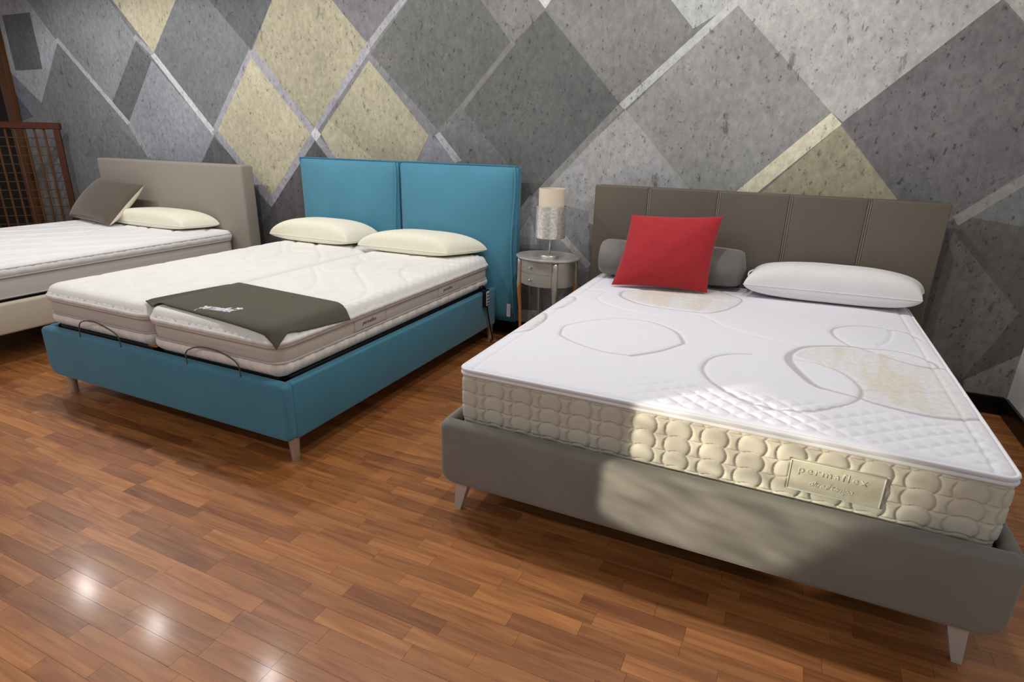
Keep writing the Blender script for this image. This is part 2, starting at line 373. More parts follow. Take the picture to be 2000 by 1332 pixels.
# left part, the lamps' bluish tint put into the print colours
paint([(-60, -160), (40, -160), (360, 300), (-60, 480)], (130, 134, 137))
paint([(-90, -150), (-60, 60), (10, 130), (78, 213), (112, 82), (52, 0), (-60, -150)], (172, 176, 184))
paint([(10, 128), (78, 213), (66, 228), (12, 160)], (132, 134, 146))
paint([(12, 160), (66, 228), (30, 240)], (98, 103, 110))
paint([(4, 30), (58, 24), (83, 135), (30, 138)], (106, 109, 113))
paint([(112, 86), (246, 238), (165, 306), (78, 213)], (126, 131, 132))
paint([(52, 0), (-40, -120), (130, -120), (213, 0), (268, 75), (218, 205), (112, 78)], (138, 143, 147))
paint([(265, 80), (296, 118), (254, 238), (218, 204)], (104, 107, 109))
paint([(296, 118), (418, 265), (392, 318), (292, 310), (252, 238)], (148, 152, 158))
paint([(213, 222), (292, 310), (165, 306)], (120, 124, 126))
paint([(418, 268), (468, 322), (395, 318)], (96, 99, 101))
band((110, 76), (252, 242), 7, (186, 190, 192)); band((252, 242), (292, 306), 7, (158, 161, 165))
paint([(300, 104), (213, -8), (293, -112), (376, -80)], YEL)
paint([(302, 107), (376, -80), (500, -80), (540, 20), (490, 97), (418, 250)], (119, 122, 124))
paint([(490, 97), (408, 0), (345, -75), (440, -160), (578, -110)], (98, 101, 102))
band((262, 70), (300, 107), 7, LIL); band((298, 106), (420, 262), 9, (200, 204, 204))
# yellow diamonds and their lilac borders
paint([(490, 98), (620, 262), (530, 406), (418, 258)], LIL)
paint([(493, 118), (606, 262), (531, 381), (425, 256)], YEL)
paint([(493, 98), (569, -97), (717, 84), (615, 248)], YEL2)
paint([(717, 84), (592, -70), (700, -160), (850, -100)], (122, 121, 124))
paint([(717, 84), (722, 100), (616, 262), (611, 252)], LIL)
band((793, -8), (717, 92), 12, (160, 160, 162)); band((845, -80), (793, -8), 12, (160, 160, 162))
paint([(720, 118), (838, 262), (812, 318), (655, 316), (628, 258)], YEL2)
paint([(642, 234), (738, 318), (657, 315), (627, 262)], YEL)
band((618, 268), (656, 318), 12, LIL)
paint([(612, 276), (596, 318), (645, 320)], (92, 92, 94))
paint([(607, 262), (616, 248), (627, 263), (617, 276)], (205, 204, 208))
paint([(530, 404), (600, 480), (430, 500), (410, 256)], (104, 104, 107)); paint([(530, 406), (616, 270), (640, 480), (490, 480)], (92, 91, 92))
paint([(490, 112), (606, 262), (531, 381), (425, 256)], YEL)
band((418, 254), (531, 396), 11, LIL); band((529, 396), (614, 266), 11, LIL); band((492, 98), (614, 258), 10, LIL); band((490, 99), (420, 252), 9, LIL)
paint([(607, 262), (616, 248), (627, 263), (617, 276)], (205, 204, 208)); paint([(617, 278), (596, 318), (648, 320)], (92, 92, 94))
# dark diamonds
paint([(797, 0), (868, -100), (1000, 86), (857, 256), (724, 105)], (104, 104, 103))
paint([(724, 106), (857, 258), (838, 266), (722, 118)], (124, 124, 127))
paint([(840, 262), (900, 318), (812, 320)], (138, 138, 144))
paint([(1000, 86), (868, -100), (985, -100), (1064, 20)], (124, 124, 123))
paint([(1064, 20), (1212, 204), (1040, 382), (905, 214), (1000, 86)], (102, 102, 101))
paint([(857, 256), (905, 214), (1000, 330), (890, 318)], (114, 114, 114))
band((1003, 82), (905, 206), 10, (128, 128, 125), .8); band((905, 206), (858, 258), 10, (121, 121, 120))
paint([(849, 264), (859, 258), (902, 314), (888, 318)], (172, 173, 176))
paint([(1065, 17), (985, -90), (1040, -150), (1150, -110)], (190, 192, 192))
paint([(1066, 20), (1165, -130), (1354, 56), (1213, 203)], (128, 128, 124))
paint([(1354, 56), (1210, -130), (1560, -110), (1440, 4)], (172, 173, 170))
paint([(1440, 8), (1624, 220), (1440, 378), (1345, 370), (1222, 218)], (148, 148, 145))
paint([(1222, 214), (1350, 374), (1160, 440), (1040, 386)], (164, 164, 164))
band((1212, 209), (1046, 384), 13, (137, 137, 136))
band((1440, 2), (1214, 209), 15, (184, 185, 181)); 
paint([(1624, 220), (1320, -130), (2150, -150), (1646, 238)], (180, 180, 176))
paint([(1642, 244), (1756, 394), (1480, 382)], (164, 158, 134))
paint([(1624, 220), (1644, 242), (1472, 382), (1428, 382)], (222, 216, 190))
paint([(1956, 0), (2050, 110), (2050, 300), (1872, 420), (1762, 402), (1644, 240)], (115, 114, 114))
paint([(1962, 0), (2010, -60), (2100, -40), (2060, 110)], (170, 168, 162))
paint([(1762, 400), (1872, 420), (2050, 300), (2060, 800), (1780, 760)], (102, 100, 97))  # wall right of the headboard, its cast shadow put into the grey
paint([(1862, 452), (1990, 612), (1880, 740), (1790, 700)], (120, 118, 115))
paint([(1882, 742), (2010, 686), (2010, 800), (1880, 790)], (142, 140, 136))
band((1866, 432), (2050, 322), 20, (148, 147, 145))
# between the headboards
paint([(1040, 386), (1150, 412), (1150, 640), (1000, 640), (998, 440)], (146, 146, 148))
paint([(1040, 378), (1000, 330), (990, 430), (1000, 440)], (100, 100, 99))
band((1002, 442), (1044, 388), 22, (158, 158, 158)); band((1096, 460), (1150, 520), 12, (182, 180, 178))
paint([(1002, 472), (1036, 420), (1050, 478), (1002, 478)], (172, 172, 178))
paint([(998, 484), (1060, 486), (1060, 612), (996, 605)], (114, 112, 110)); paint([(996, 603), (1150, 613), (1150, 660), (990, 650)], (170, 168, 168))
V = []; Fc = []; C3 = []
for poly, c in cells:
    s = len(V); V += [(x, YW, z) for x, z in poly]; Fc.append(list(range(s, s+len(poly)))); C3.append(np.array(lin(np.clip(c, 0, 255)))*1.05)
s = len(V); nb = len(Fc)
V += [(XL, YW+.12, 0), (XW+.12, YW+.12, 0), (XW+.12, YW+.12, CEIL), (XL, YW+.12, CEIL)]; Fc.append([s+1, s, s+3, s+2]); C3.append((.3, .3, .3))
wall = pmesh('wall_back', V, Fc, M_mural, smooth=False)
a = wall.data.attributes.new('col', 'FLOAT_COLOR', 'FACE')
a.data.foreach_set('color', np.array([(*c, 1) for c in C3], np.float32).ravel())
struct(wall, 'grey concrete-look mural wall printed with overlapping diamonds')
struct(box('wall_right', (XW, XW+.12), (-1.6, YW), (0, CEIL), M_white_wall), 'plain white side wall in the right corner')
struct(box('ceiling', (XL, XW+.12), (YF, YW+.12), (CEIL, CEIL+.1), M_ceiling))
struct(box('wall_left', (XL-.12, XL), (YF, YW+.12), (0, CEIL), M_white_wall))
box_ = box('baseboard_back', (-6.5, XW-.012), (YW-.016, YW), (.004, .1), M_base, r=.002); struct(box_, 'black baseboard along the mural wall')
box_ = box('baseboard_right', (XW-.016, XW), (-1.6, YW-.02), (.004, .1), M_base, r=.002); struct(box_, 'black baseboard along the white wall')

# ---- floor: strips of laminate, each with its own tone
fl = struct(box('floor', (XL, XW+.12), (YF, YW+.12), (-.08, -.006), M_dark), 'glossy brown laminate floor of short wooden strips')
SW = .0573
strips = []
y = YF; row = 0
while y < YW+.05:
    x = XL-random.random()*.4
    while x < XW+.1:
        Ln = random.choice([.21, .25, .31, .34, .38, .45]); x1 = min(x+Ln, XW+.12)
        t = random.random(); t = t*.8+.2 if random.random() < .8 else random.random()*.25
        strips.append((max(x, XL), x1, y, min(y+SW, YW+.1), t, random.random())); x += Ln
    y += SW; row += 1
beds = [(-.36, 1.32, -1.85, .2), (-2.74, -1.1, -1.85, .2), (-5.1, -3.45, -1.9, .2)]
def vis(s):
    cx, cy = (s[0]+s[1])/2, (s[2]+s[3])/2
    if any(b_[0] < cx < b_[1] and b_[2] < cy < b_[3] for b_ in beds): return 0
    P = [proj((x, y, 0)) for x in s[:2] for y in s[2:4]]
    if min(p[2] for p in P) < .3: return 0
    xs = np.clip([p[0] for p in P], 0, 2000); ys = np.clip([p[1] for p in P], 0, 1332)
    return (xs.max()-xs.min())*(ys.max()-ys.min())
vs = [vis(s) for s in strips]
order = sorted(range(len(strips)), key=lambda i: -vs[i])
single = set(i for i in order[:300] if vs[i] > 0)
def strip_geo(s):
    g_ = .00035; x0, x1, y0, y1 = s[0]+g_, s[1]-g_, s[2]+g_, s[3]-g_; zt = -.0002+random.random()*.0002
    V = [(x0, y0, -.006), (x1, y0, -.006), (x1, y1, -.006), (x0, y1, -.006), (x0, y0, zt), (x1, y0, zt), (x1, y1, zt), (x0, y1, zt)]
    return V, [(4, 5, 6, 7), (0, 1, 5, 4), (1, 2, 6, 5), (2, 3, 7, 6), (3, 0, 4, 7)]
def tint(me, cols):
    a = me.attributes.new('tint', 'FLOAT_COLOR', 'FACE'); a.data.foreach_set('color', np.array(cols, np.float32).ravel())
RV, RF, RC = [], [], []
for i, s in enumerate(strips):
    V, Fc = strip_geo(s); c = (s[4], s[5], 0, 1)
    if i in single:
        o = pmesh('plank', V, Fc, M_floor, fl, smooth=False); tint(o.data, [c]*5)
    else:
        k = len(RV); RV += V; RF += [tuple(k+j for j in f) for f in Fc]; RC += [c]*5
o = pmesh('planks', RV, RF, M_floor, fl, smooth=False); tint(o.data, RC); o['kind'] = 'stuff'

# ---- doorway in the far left and ceiling lamps
d1 = struct(box('door_1', (-7.5, -6.62), (YW-.03, YW-.002), (.0, 2.3), M_blackglass), 'dark doorway with a wooden frame in the far left')
box('door_frame', (-6.72, -6.57), (YW-.05, YW-.004), (0, 2.36), M_wood, d1, r=.004)
box('door_frame', (-7.5, -6.72), (YW-.045, YW-.004), (1.75, 1.83), M_wood, d1, r=.004)
# ================================================================== mattresses
def rounded_rect(x0, x1, y0, y1, r, step):
    pts = []
    cs = [(x1-r, y0+r, -90), (x1-r, y1-r, 0), (x0+r, y1-r, 90), (x0+r, y0+r, 180)]
    for i, (cx, cy, a0) in enumerate(cs):
        n = max(4, int(r*math.pi/2/step))
        for k in range(n+1):
            a_ = math.radians(a0+90*k/n); pts.append((cx+r*math.cos(a_), cy+r*math.sin(a_)))
        nx = cs[(i+1) % 4]; a1 = math.radians(a0+90)
        p, q = np.array(pts[-1]), np.array((nx[0]+r*math.cos(a1), nx[1]+r*math.sin(a1)))
        m_ = int(np.linalg.norm(q-p)/step)
        for k in range(1, m_): pts.append(tuple(p+(q-p)*k/m_))
    pts = np.array(pts); T = np.roll(pts, -1, 0)-np.roll(pts, 1, 0); T /= np.linalg.norm(T, axis=1)[:, None]
    N = np.stack([T[:, 1], -T[:, 0]], 1)
    return pts, N
def rr_dist(X, Y, x0, x1, y0, y1, r):
    """distance inside a rounded rectangle's edge (positive inside)"""
    qx = np.abs(X-(x0+x1)/2)-((x1-x0)/2-r); qy = np.abs(Y-(y0+y1)/2)-((y1-y0)/2-r)
    return r-(np.hypot(np.maximum(qx, 0), np.maximum(qy, 0))+np.minimum(np.maximum(qx, qy), 0))
def top_grid(x0, x1, y0, y1, r, step):
    nx, ny = int((x1-x0)/step)+1, int((y1-y0)/step)+1
    X, Y = np.meshgrid(np.linspace(x0, x1, nx), np.linspace(y0, y1, ny), indexing='ij')
    # pull the square corners onto the rounded corner
    for sx, cx in ((-1, x0+r), (1, x1-r)):
        for sy, cy in ((-1, y0+r), (1, y1-r)):
            dx, dy = (X-cx)*sx, (Y-cy)*sy; mk = (dx > 0) & (dy > 0)
            mxd = np.maximum(dx, dy); h = np.hypot(dx, dy)+1e-9; k = np.where(mk, mxd/h, 1)
            X = np.where(mk, cx+(X-cx)*k, X); Y = np.where(mk, cy+(Y-cy)*k, Y)
    return X, Y
def shell(name, rect, r, step, prof, mat_, parent, disp=None):
    """band around a mattress; prof = list of (outward offset, z); disp(s, x, y, nx, ny, z) -> extra offset"""
    pts, N = rounded_rect(*rect, r, step); s = np.concatenate([[0], np.cumsum(np.linalg.norm(np.diff(pts, axis=0), axis=1))])
    off = np.array([p[0] for p in prof]); z = np.array([p[1] for p in prof])
    D = np.broadcast_to(off, (len(pts), len(prof))).copy()
    if disp is not None: D += disp(s[:, None], pts[:, 0:1], pts[:, 1:2], N[:, 0:1], N[:, 1:2], z[None, :])
    P = np.stack([pts[:, 0:1]+N[:, 0:1]*D, pts[:, 1:2]+N[:, 1:2]*D, np.broadcast_to(z, D.shape)], -1)
    return grid_mesh(name, P, mat_, parent, wrap_u=True)
def ring(name, rect, r, off, z, rad, mat_, parent, n=8, step=.03):
    pts, N = rounded_rect(*rect, r, step); P = np.column_stack([pts+N*off, np.full(len(pts), z)])
    return tube(name, P, rad, mat_, parent, n=n, closed=True)
def arc_prof(o0, z0, o1, z1, bulge, n):
    t = np.linspace(0, 1, n); return [(o0+(o1-o0)*u+bulge*(1-(2*u-1)**2), z0+(z1-z0)*u) for u in t]
def sm(x, a, b_): t = np.clip((x-a)/(b_-a), 0, 1); return t*t*(3-2*t)

# ---- the nearest mattress: jacquard top with looping ribbons, border of stitched scales
CX0, CX1, CY0, CY1, CZB, CZT = -.333, 1.267, -1.873, -.088, .345, .5735
mc = empty('mattress', ((CX0+CX1)/2, (CY0+CY1)/2, CZB), 'thick white mattress with taupe ribbon loops on top and beige scalloped sides, nearest the camera', 'mattress', 'mattresses on show')
rect = (CX0, CX1, CY0, CY1); CR = .035
X, Y = top_grid(CX0, CX1, CY0, CY1, CR, .0046)
Z2 = lambda zx, zy: onz(900+zx*.33, 520+zy*.33, .578)[:2]
Z3 = lambda zx, zy: onz(1360+zx*.32, 600+zy*.32, .578)[:2]
ribbons = [  # control points in photo zooms, half width at each (m)
 (Z2, [(720, 330), (620, 350), (590, 390), (600, 415), (700, 465), (850, 510), (1000, 532)], [.003, .004, .006, .005, .004, .004, .004], 1),
 (Z2, [(720, 330), (850, 315), (1000, 313), (1150, 340), (1270, 390), (1310, 440), (1316, 462)], [.003, .003, .003, .004, .006, .009, .010], 1),
 (Z2, [(1316, 462), (1200, 500), (1100, 520), (1005, 534)], [.008, .009, .010, .010], 1),
 (Z2, [(1160, 145), (1000, 145), (948, 160), (965, 190), (1100, 235), (1390, 275), (1500, 276), (1600, 250), (1658, 215), (1655, 195), (1600, 175), (1520, 140), (1440, 125)], [.004, .006, .009, .009, .007, .006, .009, .007, .006, .005, .005, .004, .004], 1),
 (Z2, [(860, 150), (810, 185), (850, 220), (1000, 270), (1200, 300), (1390, 290), (1480, 320), (1560, 360), (1800, 430), (1990, 470)], [.002]*10, .12),
 (Z2, [(715, 120), (760, 132), (820, 140), (862, 152)], [.003]*4, .9),
 (Z2, [(620, 178), (668, 172), (678, 188), (640, 215), (575, 240), (535, 246)], [.006, .006, .006, .005, .004, .003], 1),
 (Z2, [(420, 278), (480, 266), (504, 276), (498, 305), (440, 352), (380, 372), (300, 384), (262, 392)], [.005, .008, .009, .008, .006, .006, .007, .005], 1),
 (Z3, [(340, 290), (200, 290), (90, 315), (40, 365), (45, 405), (100, 465), (250, 545), (420, 605), (640, 632), (800, 620), (940, 590), (1003, 545), (990, 485), (890, 405), (740, 348), (590, 322)], [.004, .005, .006, .008, .007, .007, .006, .006, .007, .007, .006, .008, .006, .004, .003, .002], 1),
 (Z3, [(1010, 256), (940, 245), (800, 240), (660, 248), (585, 280), (562, 312), (575, 350), (650, 425), (730, 485), (830, 515), (980, 555), (1100, 595), (1300, 642), (1450, 665), (1600, 674), (1765, 668)], [.008, .010, .010, .011, .013, .017, .018, .015, .012, .007, .007, .009, .011, .012, .012, .010], 1),
 (Z3, [(945, 245), (860, 195), (825, 155), (850, 130), (950, 117), (1080, 120), (1180, 135)], [.004, .005, .007, .006, .005, .005, .004], 1),
 (Z3, [(1180, 135), (1192, 165), (1165, 210), (1110, 238)], [.003, .002, .002, .002], .35),
 (Z3, [(1180, 136), (1280, 146), (1375, 192)], [.005, .005, .004], .9),
 (Z3, [(1000, 255), (1200, 264), (1350, 292), (1450, 332), (1482, 362)], [.006, .005, .006, .007, .006], 1),
 (Z3, [(1482, 362), (1380, 356), (1250, 328), (1100, 285), (1000, 256)], [.006, .008, .005, .004, .004], 1),
 (Z3, [(1482, 362), (1540, 372), (1585, 400)], [.005, .006, .004], 1),
 (Z3, [(930, 352), (1200, 362), (1510, 366)], [.002]*3, .35), (Z3, [(1000, 514), (1300, 518), (1625, 516)], [.002]*3, .35),
]
motif = np.zeros_like(X); groove = np.zeros_like(X)
for fn, pts, wd, st in ribbons:
    wd = [w_*.8 for w_ in wd]
    P = smooth_pts([(*fn(*p), w_) for p, w_ in zip(pts, wd)], 6)
    best = np.full(X.shape, 9.)
    lo, hi = P[:, :2].min(0)-.05, P[:, :2].max(0)+.05
    sel = (X > lo[0]) & (X < hi[0]) & (Y > lo[1]) & (Y < hi[1]); xs, ys = X[sel], Y[sel]; bs = best[sel]; wsel = np.full(xs.shape, .004)
    for a_, b_ in zip(P[:-1], P[1:]):
        d = b_[:2]-a_[:2]; l2 = d@d+1e-12; t = np.clip(((xs-a_[0])*d[0]+(ys-a_[1])*d[1])/l2, 0, 1)
        dd = np.hypot(xs-a_[0]-t*d[0], ys-a_[1]-t*d[1]); wd_ = a_[2]+(b_[2]-a_[2])*t
        k = dd-wd_ < bs-wsel; bs = np.where(k, dd, bs); wsel = np.where(k, wd_, wsel)
    mm_ = np.zeros_like(X); mm_[sel] = st*(1-sm(bs-wsel, -.0035, .0035)); motif = np.maximum(motif, mm_)
    gg = np.zeros_like(X); gg[sel] = np.exp(-(np.maximum(bs-wsel*.5, 0)/.009)**2); groove = np.maximum(groove, gg)
def inpoly(pts, soft=.004):
    ins = np.zeros(X.shape, bool); n = len(pts)
    for i in range(n):
        (xa, ya), (xb, yb) = pts[i], pts[(i+1) % n]
        c_ = ((ya > Y) != (yb > Y)) & (X < (xb-xa)*(Y-ya)/(yb-ya+1e-12)+xa); ins ^= c_
    return ins.astype(float)
figure = np.maximum(inpoly([Z3(*p) for p in [(600, 300), (680, 250), (1000, 258), (1200, 300), (1480, 365), (1600, 510), (1700, 660), (1450, 655), (1100, 590), (980, 550), (990, 485), (890, 405), (740, 348)]]),
                    inpoly([Z2(*p) for p in [(1150, 150), (1000, 150), (955, 165), (970, 190), (1100, 230), (1390, 270), (1500, 272), (1600, 245), (1650, 210), (1600, 178), (1520, 145), (1300, 135)]]))
figure = np.maximum(figure, inpoly([Z2(*p) for p in [(430, 285), (480, 272), (498, 280), (490, 305), (440, 345), (380, 365), (340, 360)]]))
de = rr_dist(X, Y, *rect, CR)
Zt = CZT+.010*sm(de, .0, .3) - .012*np.exp(-(np.maximum(de, 0)/.008)**1.2)
Zt -= .004*groove
# perimeter seam and the diamond quilting near the foot
Zt -= .004*np.exp(-((np.minimum.reduce([X-CX0, CX1-X])-.055)/.006)**2)
bndy = -1.70+.03*np.sin(3*X)+.10*sm(X, .5, 1.2)
qm = (1-sm(Y, bndy-.02, bndy+.03))*sm(de, .02, .04)*sm(X, .15, .42)
u_, v_ = (X*.8+Y)/.062, (X*.8-Y)/.062
dia = np.minimum(np.abs(u_-np.round(u_)), np.abs(v_-np.round(v_)))
Zt += qm*.0045*(sm(dia, 0, .3)-.5)
q2 = (1-qm)*(1-figure)*sm(de, .05, .08); Zt += q2*.0006*np.sin(X*2*math.pi/.02)*np.sin(Y*2*math.pi/.02)
Zt -= figure*.002*(np.sin(Y*2*math.pi/.13) > .96)
grid_mesh('top_panel', np.stack([X, Y, Zt], -1), M_jac, mc, attr={'motif': motif, 'figure': figure})
def z_top_c(x, y): return CZT+.010
COLP, ROWP = .1055, .0525; COL0, ROW0 = .0165, .4485
def scales(s, x, y, nx, ny, z):
    side = np.abs(nx) > np.abs(ny)
    u = np.where(side, y+.02, x)
    u, z = np.broadcast_arrays(u, z)
    if True:
        c = (u-COL0)/COLP; ci = np.round(c); du = (c-ci)*COLP
        zz = (z-ROW0)/ROWP
        lab = (x > .752) & (x < .992) & (ny < -.9) & (z > .398) & (z < .498)
        # overlapping discs: the lower disc lies over the upper one
        h = np.full(u.shape, -.008); done = np.zeros(u.shape, bool); near = np.full(u.shape, 9.)
        k0 = np.floor(zz)
        for k in (k0-1, k0, k0+1, k0+2):
            dz = z-(ROW0+k*ROWP); rr = np.hypot(du/.0400, dz/.0375)
            hh = -.008+.0138*np.clip(1-rr**5, 0, 1)**.5
            hit = (rr < 1) & ~done; h = np.where(hit, hh, h); done |= hit; near = np.minimum(near, np.abs(rr-1))
        # cushions between the columns, stitched across once per row
        zb_ = (zz+.5-.9*(COLP/2-np.abs(du))**2/.0004*.05) % 1; sd = np.minimum(zb_, 1-zb_)*ROWP
        bt = -.008+.0110*np.clip(np.minimum(near*.037, sd)/.007, 0, 1)**.5
        h = np.where(done, h, bt)
        h = np.where(lab, -.001, h)
        edge = sm(z, CZB+.01, CZB+.03)*(1-sm(z, CZT-.045, CZT-.03))
        h = h*edge
        h = (np.roll(h, 1, 0)+3*h+np.roll(h, -1, 0))/5; h[:, 1:-1] = (h[:, :-2]+3*h[:, 1:-1]+h[:, 2:])/5
        return h
zz = np.linspace(CZT-.032, CZB+.012, 96)
prof = [(.000-.006*((z-(CZB+CZT)/2)/.1)**4, z) for z in zz]
shell('side_border', rect, CR, .0024, prof, M_beige_tick, mc, scales)
shell('bottom_edge', rect, CR, .02, [(-.008, CZB+.016), (-.004, CZB+.008), (-.012, CZB), (-.1, CZB), (-.7, CZB)], M_white_tick, mc)
shell('top_edge', rect, CR, .02, [(-.001, CZT-.012), (.003, CZT-.018), (-.004, CZT-.021), (-.006, CZT-.03), (-.012, CZT-.04)], M_white_tick, mc)
ring('piping', rect, CR, .000, CZT-.010, .0062, M_white_tick, mc)
ring('piping', rect, CR, .001, CZT-.0255, .0058, M_white_tick, mc)
# embroidered label on the front
LY = CY0-.004
lb = box('label', (.755, .989), (LY-.003, LY+.012), (.401, .495), M_labelcloth, mc, r=.002)
for nm, xx, zz_ in (('t', (.755, .989), (.4925, .4960)), ('b', (.755, .989), (.400, .4035)), ('l', (.754, .7575), (.400, .496)), ('r', (.9865, .990), (.400, .496))):
    box('border_stitch', xx, (LY-.0055, LY-.002), zz_, M_emb, lb, r=.001, seg=1)
text_mesh('lettering', 'permaflex', .0335, M_emb, lb, (.7755, LY-.003, .4585), (1, 0, 0), (0, 0, 1), .0016, 1.22, 0, 1.06, -.006)
text_mesh('lettering', 'oltre il tempo', .028, M_emb, lb, (.808, LY-.003, .4225), (1, 0, 0), (0, 0, 1), .0014, .92, .45, .78, -.008)

# ---- pillow-top mattresses with a grey band (two side by side, and one on the far bed)
def waves(X, Y, seed):
    a_ = 2.1*seed
    g1 = np.sin(9.5*X+2.6*np.sin(4.1*Y+a_)+a_); g2 = np.sin(8.5*Y+2.2*np.sin(6.*X+1.3*a_))
    return np.maximum(np.exp(-(g1/.16)**2), .8*np.exp(-(g2/.14)**2))
def pillowtop(root, rect, zb, zt, zband0, zband1, seed, mat_top, mat_band, cable=None, step=.011, rr=.05, drop=.05, flat=False):
    x0, x1, y0, y1 = rect; r = .07
    X, Y = top_grid(*rect, r, step); de = rr_dist(X, Y, *rect, r)
    ed = np.clip(1-de/rr, 0, 1)
    Z = zt-drop*(1-np.sqrt(np.clip(1-ed**2, 0, 1)))
    Z += .012*sm(de, .03, .3)*0
    if flat: Z -= .013*waves(X*1.1, Y*.8, seed)*sm(de, .02, .08)
    else: Z -= .013*waves(X, Y, seed)*sm(de, .02, .08)
    if cable is not None:
        ex = np.abs(X-cable); qm = (1-sm(ex, .10, .17))*sm(de, .0, .012)
        u_, v_ = (X+Y*.7)/.045, (X-Y*.7)/.045; d_ = np.minimum(np.abs(u_-np.round(u_)), np.abs(v_-np.round(v_)))
        Z += qm*.006*(sm(d_, 0, .32)-.6)
    grid_mesh('pillow_top', np.stack([X, Y, Z], -1), mat_top, root)
    def rip(s, x, y, nx, ny, z): return .0035*np.sin(s*2*math.pi/.11+seed)*np.sin((z-zb)*40)+.003*np.sin(s*2*math.pi/.043)
    zt1 = zt-drop
    shell('pillow_top_side', rect, r, .012, [(-.012, zt1+.012), (-.001, zt1+.004)]+arc_prof(.002, zt1-.003, -.006, zband1, .012, 10), mat_top, root, lambda *k: rip(*k)*.5)
    shell('side_band', rect, r, .03, arc_prof(-.008, zband1, -.010, zband0, .004, 6), mat_band, root)
    if zband0-zb > .02:
        shell('lower_edge', rect, r, .012, arc_prof(-.008, zband0, -.03, zb, .018, 9)+[(-.2, zb)], mat_top, root, lambda *k: rip(*k)*np.clip((k[-1]-zb)/.02, 0, 1))
    else: shell('lower_edge', rect, r, .03, [(-.010, zband0), (-.02, zb), (-.2, zb)], mat_band, root)
    ring('piping', rect, r, -.001, zband1, .006, M_bandp, root); ring('piping', rect, r, -.004, zband0, .005, M_bandp, root)
BZB, BZT = .386, .600
BXL, BXM, BXR = -2.716, -1.914, -1.116
BRect = [(BXL, BXM-.004, -1.938, -.085), (BXM+.004, BXR, -1.95, -.085)]
for i, rc in enumerate(BRect):
    rt = empty('mattress', ((rc[0]+rc[1])/2, (rc[2]+rc[3])/2, BZB), ['narrow ivory pillow-top mattress on the left half of the blue bed', 'narrow ivory pillow-top mattress under the dark felt mat, right half of the blue bed'][i], 'mattress', 'mattresses on show')
    pillowtop(rt, rc, BZB, BZT, .452, .522, 1.+i, M_ivory, M_band, cable=(BXR-.03 if i else None), rr=.07, drop=.045)
    if i:
        for yy in (-1.36, -.62):
            lb = box('band_label', (BXR-.012, BXR-.0035), (yy-.12, yy+.12), (.460, .516), M_band_label, rt, r=.002)
            box('label_edge', (BXR-.006, BXR-.002), (yy-.123, yy-.119), (.457, .518), M_bandp, lb); box('label_edge', (BXR-.006, BXR-.002), (yy+.119, yy+.123), (.457, .518), M_bandp, lb)
            text_mesh('lettering', 'permaflex', .026, M_redprint, lb, (BXR-.0036, yy-.065, .481), (0, 1, 0), (0, 0, 1), .0006, 1., .25, 1., .01)
ma = empty('mattress', (-4.25, -1.05, .372), 'wide white quilted mattress with a grey border on the far left bed', 'mattress', 'mattresses on show')
pillowtop(ma, (-5.04, -3.45, -2.02, -.125), .372, .578, .385, .505, 3.3, M_ivoryA, M_band, rr=.03, drop=.02, flat=True)
ring('piping', (-5.04, -3.45, -2.02, -.125), .07, .0, .553, .006, M_bandp, ma)

# ================================================================== beds
def leg_cone(name, x, y, z0, r0, r1, mat_, parent):
    lathe(name, [(r1, 0), (r1+.001, .002), (r0, z0), ], (x, y, 0), mat_, parent, n=20)
def panel(name, xs, zs, y0, y1, rad, mat_, parent, ed=.012):
    """upright board, front view a rectangle with its own radius at each corner (bl, br, tr, tl), soft edges"""
    (xa, xb), (za, zb_) = xs, zs; P = []
    for (cx, cz, a0, r) in ((xa, za, 180, rad[0]), (xb, za, 270, rad[1]), (xb, zb_, 0, rad[2]), (xa, zb_, 90, rad[3])):
        sx = 1 if cx == xa else -1; sz = 1 if cz == za else -1
        for k in range(7):
            t = math.radians(a0+90*k/6); P.append((cx+sx*r+r*math.cos(t), cz+sz*r+r*math.sin(t)))
    bm = bmesh.new(); f_ = bm.faces.new([bm.verts.new((x, y0, z)) for x, z in P])
    ex = bmesh.ops.extrude_face_region(bm, geom=[f_])
    for v in [g_ for g_ in ex['geom'] if isinstance(g_, bmesh.types.BMVert)]: v.co.y = y1
    bmesh.ops.recalc_face_normals(bm, faces=bm.faces)
    es = [e for e in bm.edges if abs(e.verts[0].co.y-e.verts[1].co.y) < 1e-6]
    bmesh.ops.bevel(bm, geom=es, offset=ed, segments=4, profile=.5, affect='EDGES')
    me = bpy.data.meshes.new(name); bm.to_mesh(me); bm.free()
    o = link(name, me, mat_, parent); autosmooth(o, 50); return o

# ---- nearest bed, grey velvet
bc = empty('bed', (.467, -1., 0), 'grey velvet double bed with a taupe seamed headboard and splayed pale legs, nearest the camera', 'bed', 'double beds on show')
panel('front_rail', (-.383, 1.318), (.126, .378), -1.940, -1.882, (.055, .06, .03, .03), M_greyv, bc, .024)
for xs in ((-.381, -.343), (1.277, 1.316)): box('side_rail', xs, (-1.915, -.08), (.128, .376), M_greyv, bc, r=.016)
box('platform', (-.345, 1.279), (-1.888, -.09), (.30, .342), M_dark, bc)
for sx, lx in ((-1, -.300), (1, 1.222)):
    for ly in (-1.895, -.35):
        dx = sx*.028; s_ = .5
        V = []; 
        for (cx, z, hw, hd) in ((lx+dx, 0, .012, .011), (lx, .135, .026, .022)):
            V += [(cx-hw, ly-hd, z), (cx+hw, ly-hd, z), (cx+hw, ly+hd, z), (cx-hw, ly+hd, z)]
        o = pmesh('leg', V, [(3, 2, 1, 0), (4, 5, 6, 7), (0, 1, 5, 4), (1, 2, 6, 5), (2, 3, 7, 6), (3, 0, 4, 7)], M_whiteleg, bc, smooth=False)
seams = [-.422, -.095, .287, .648, 1.009, 1.35]
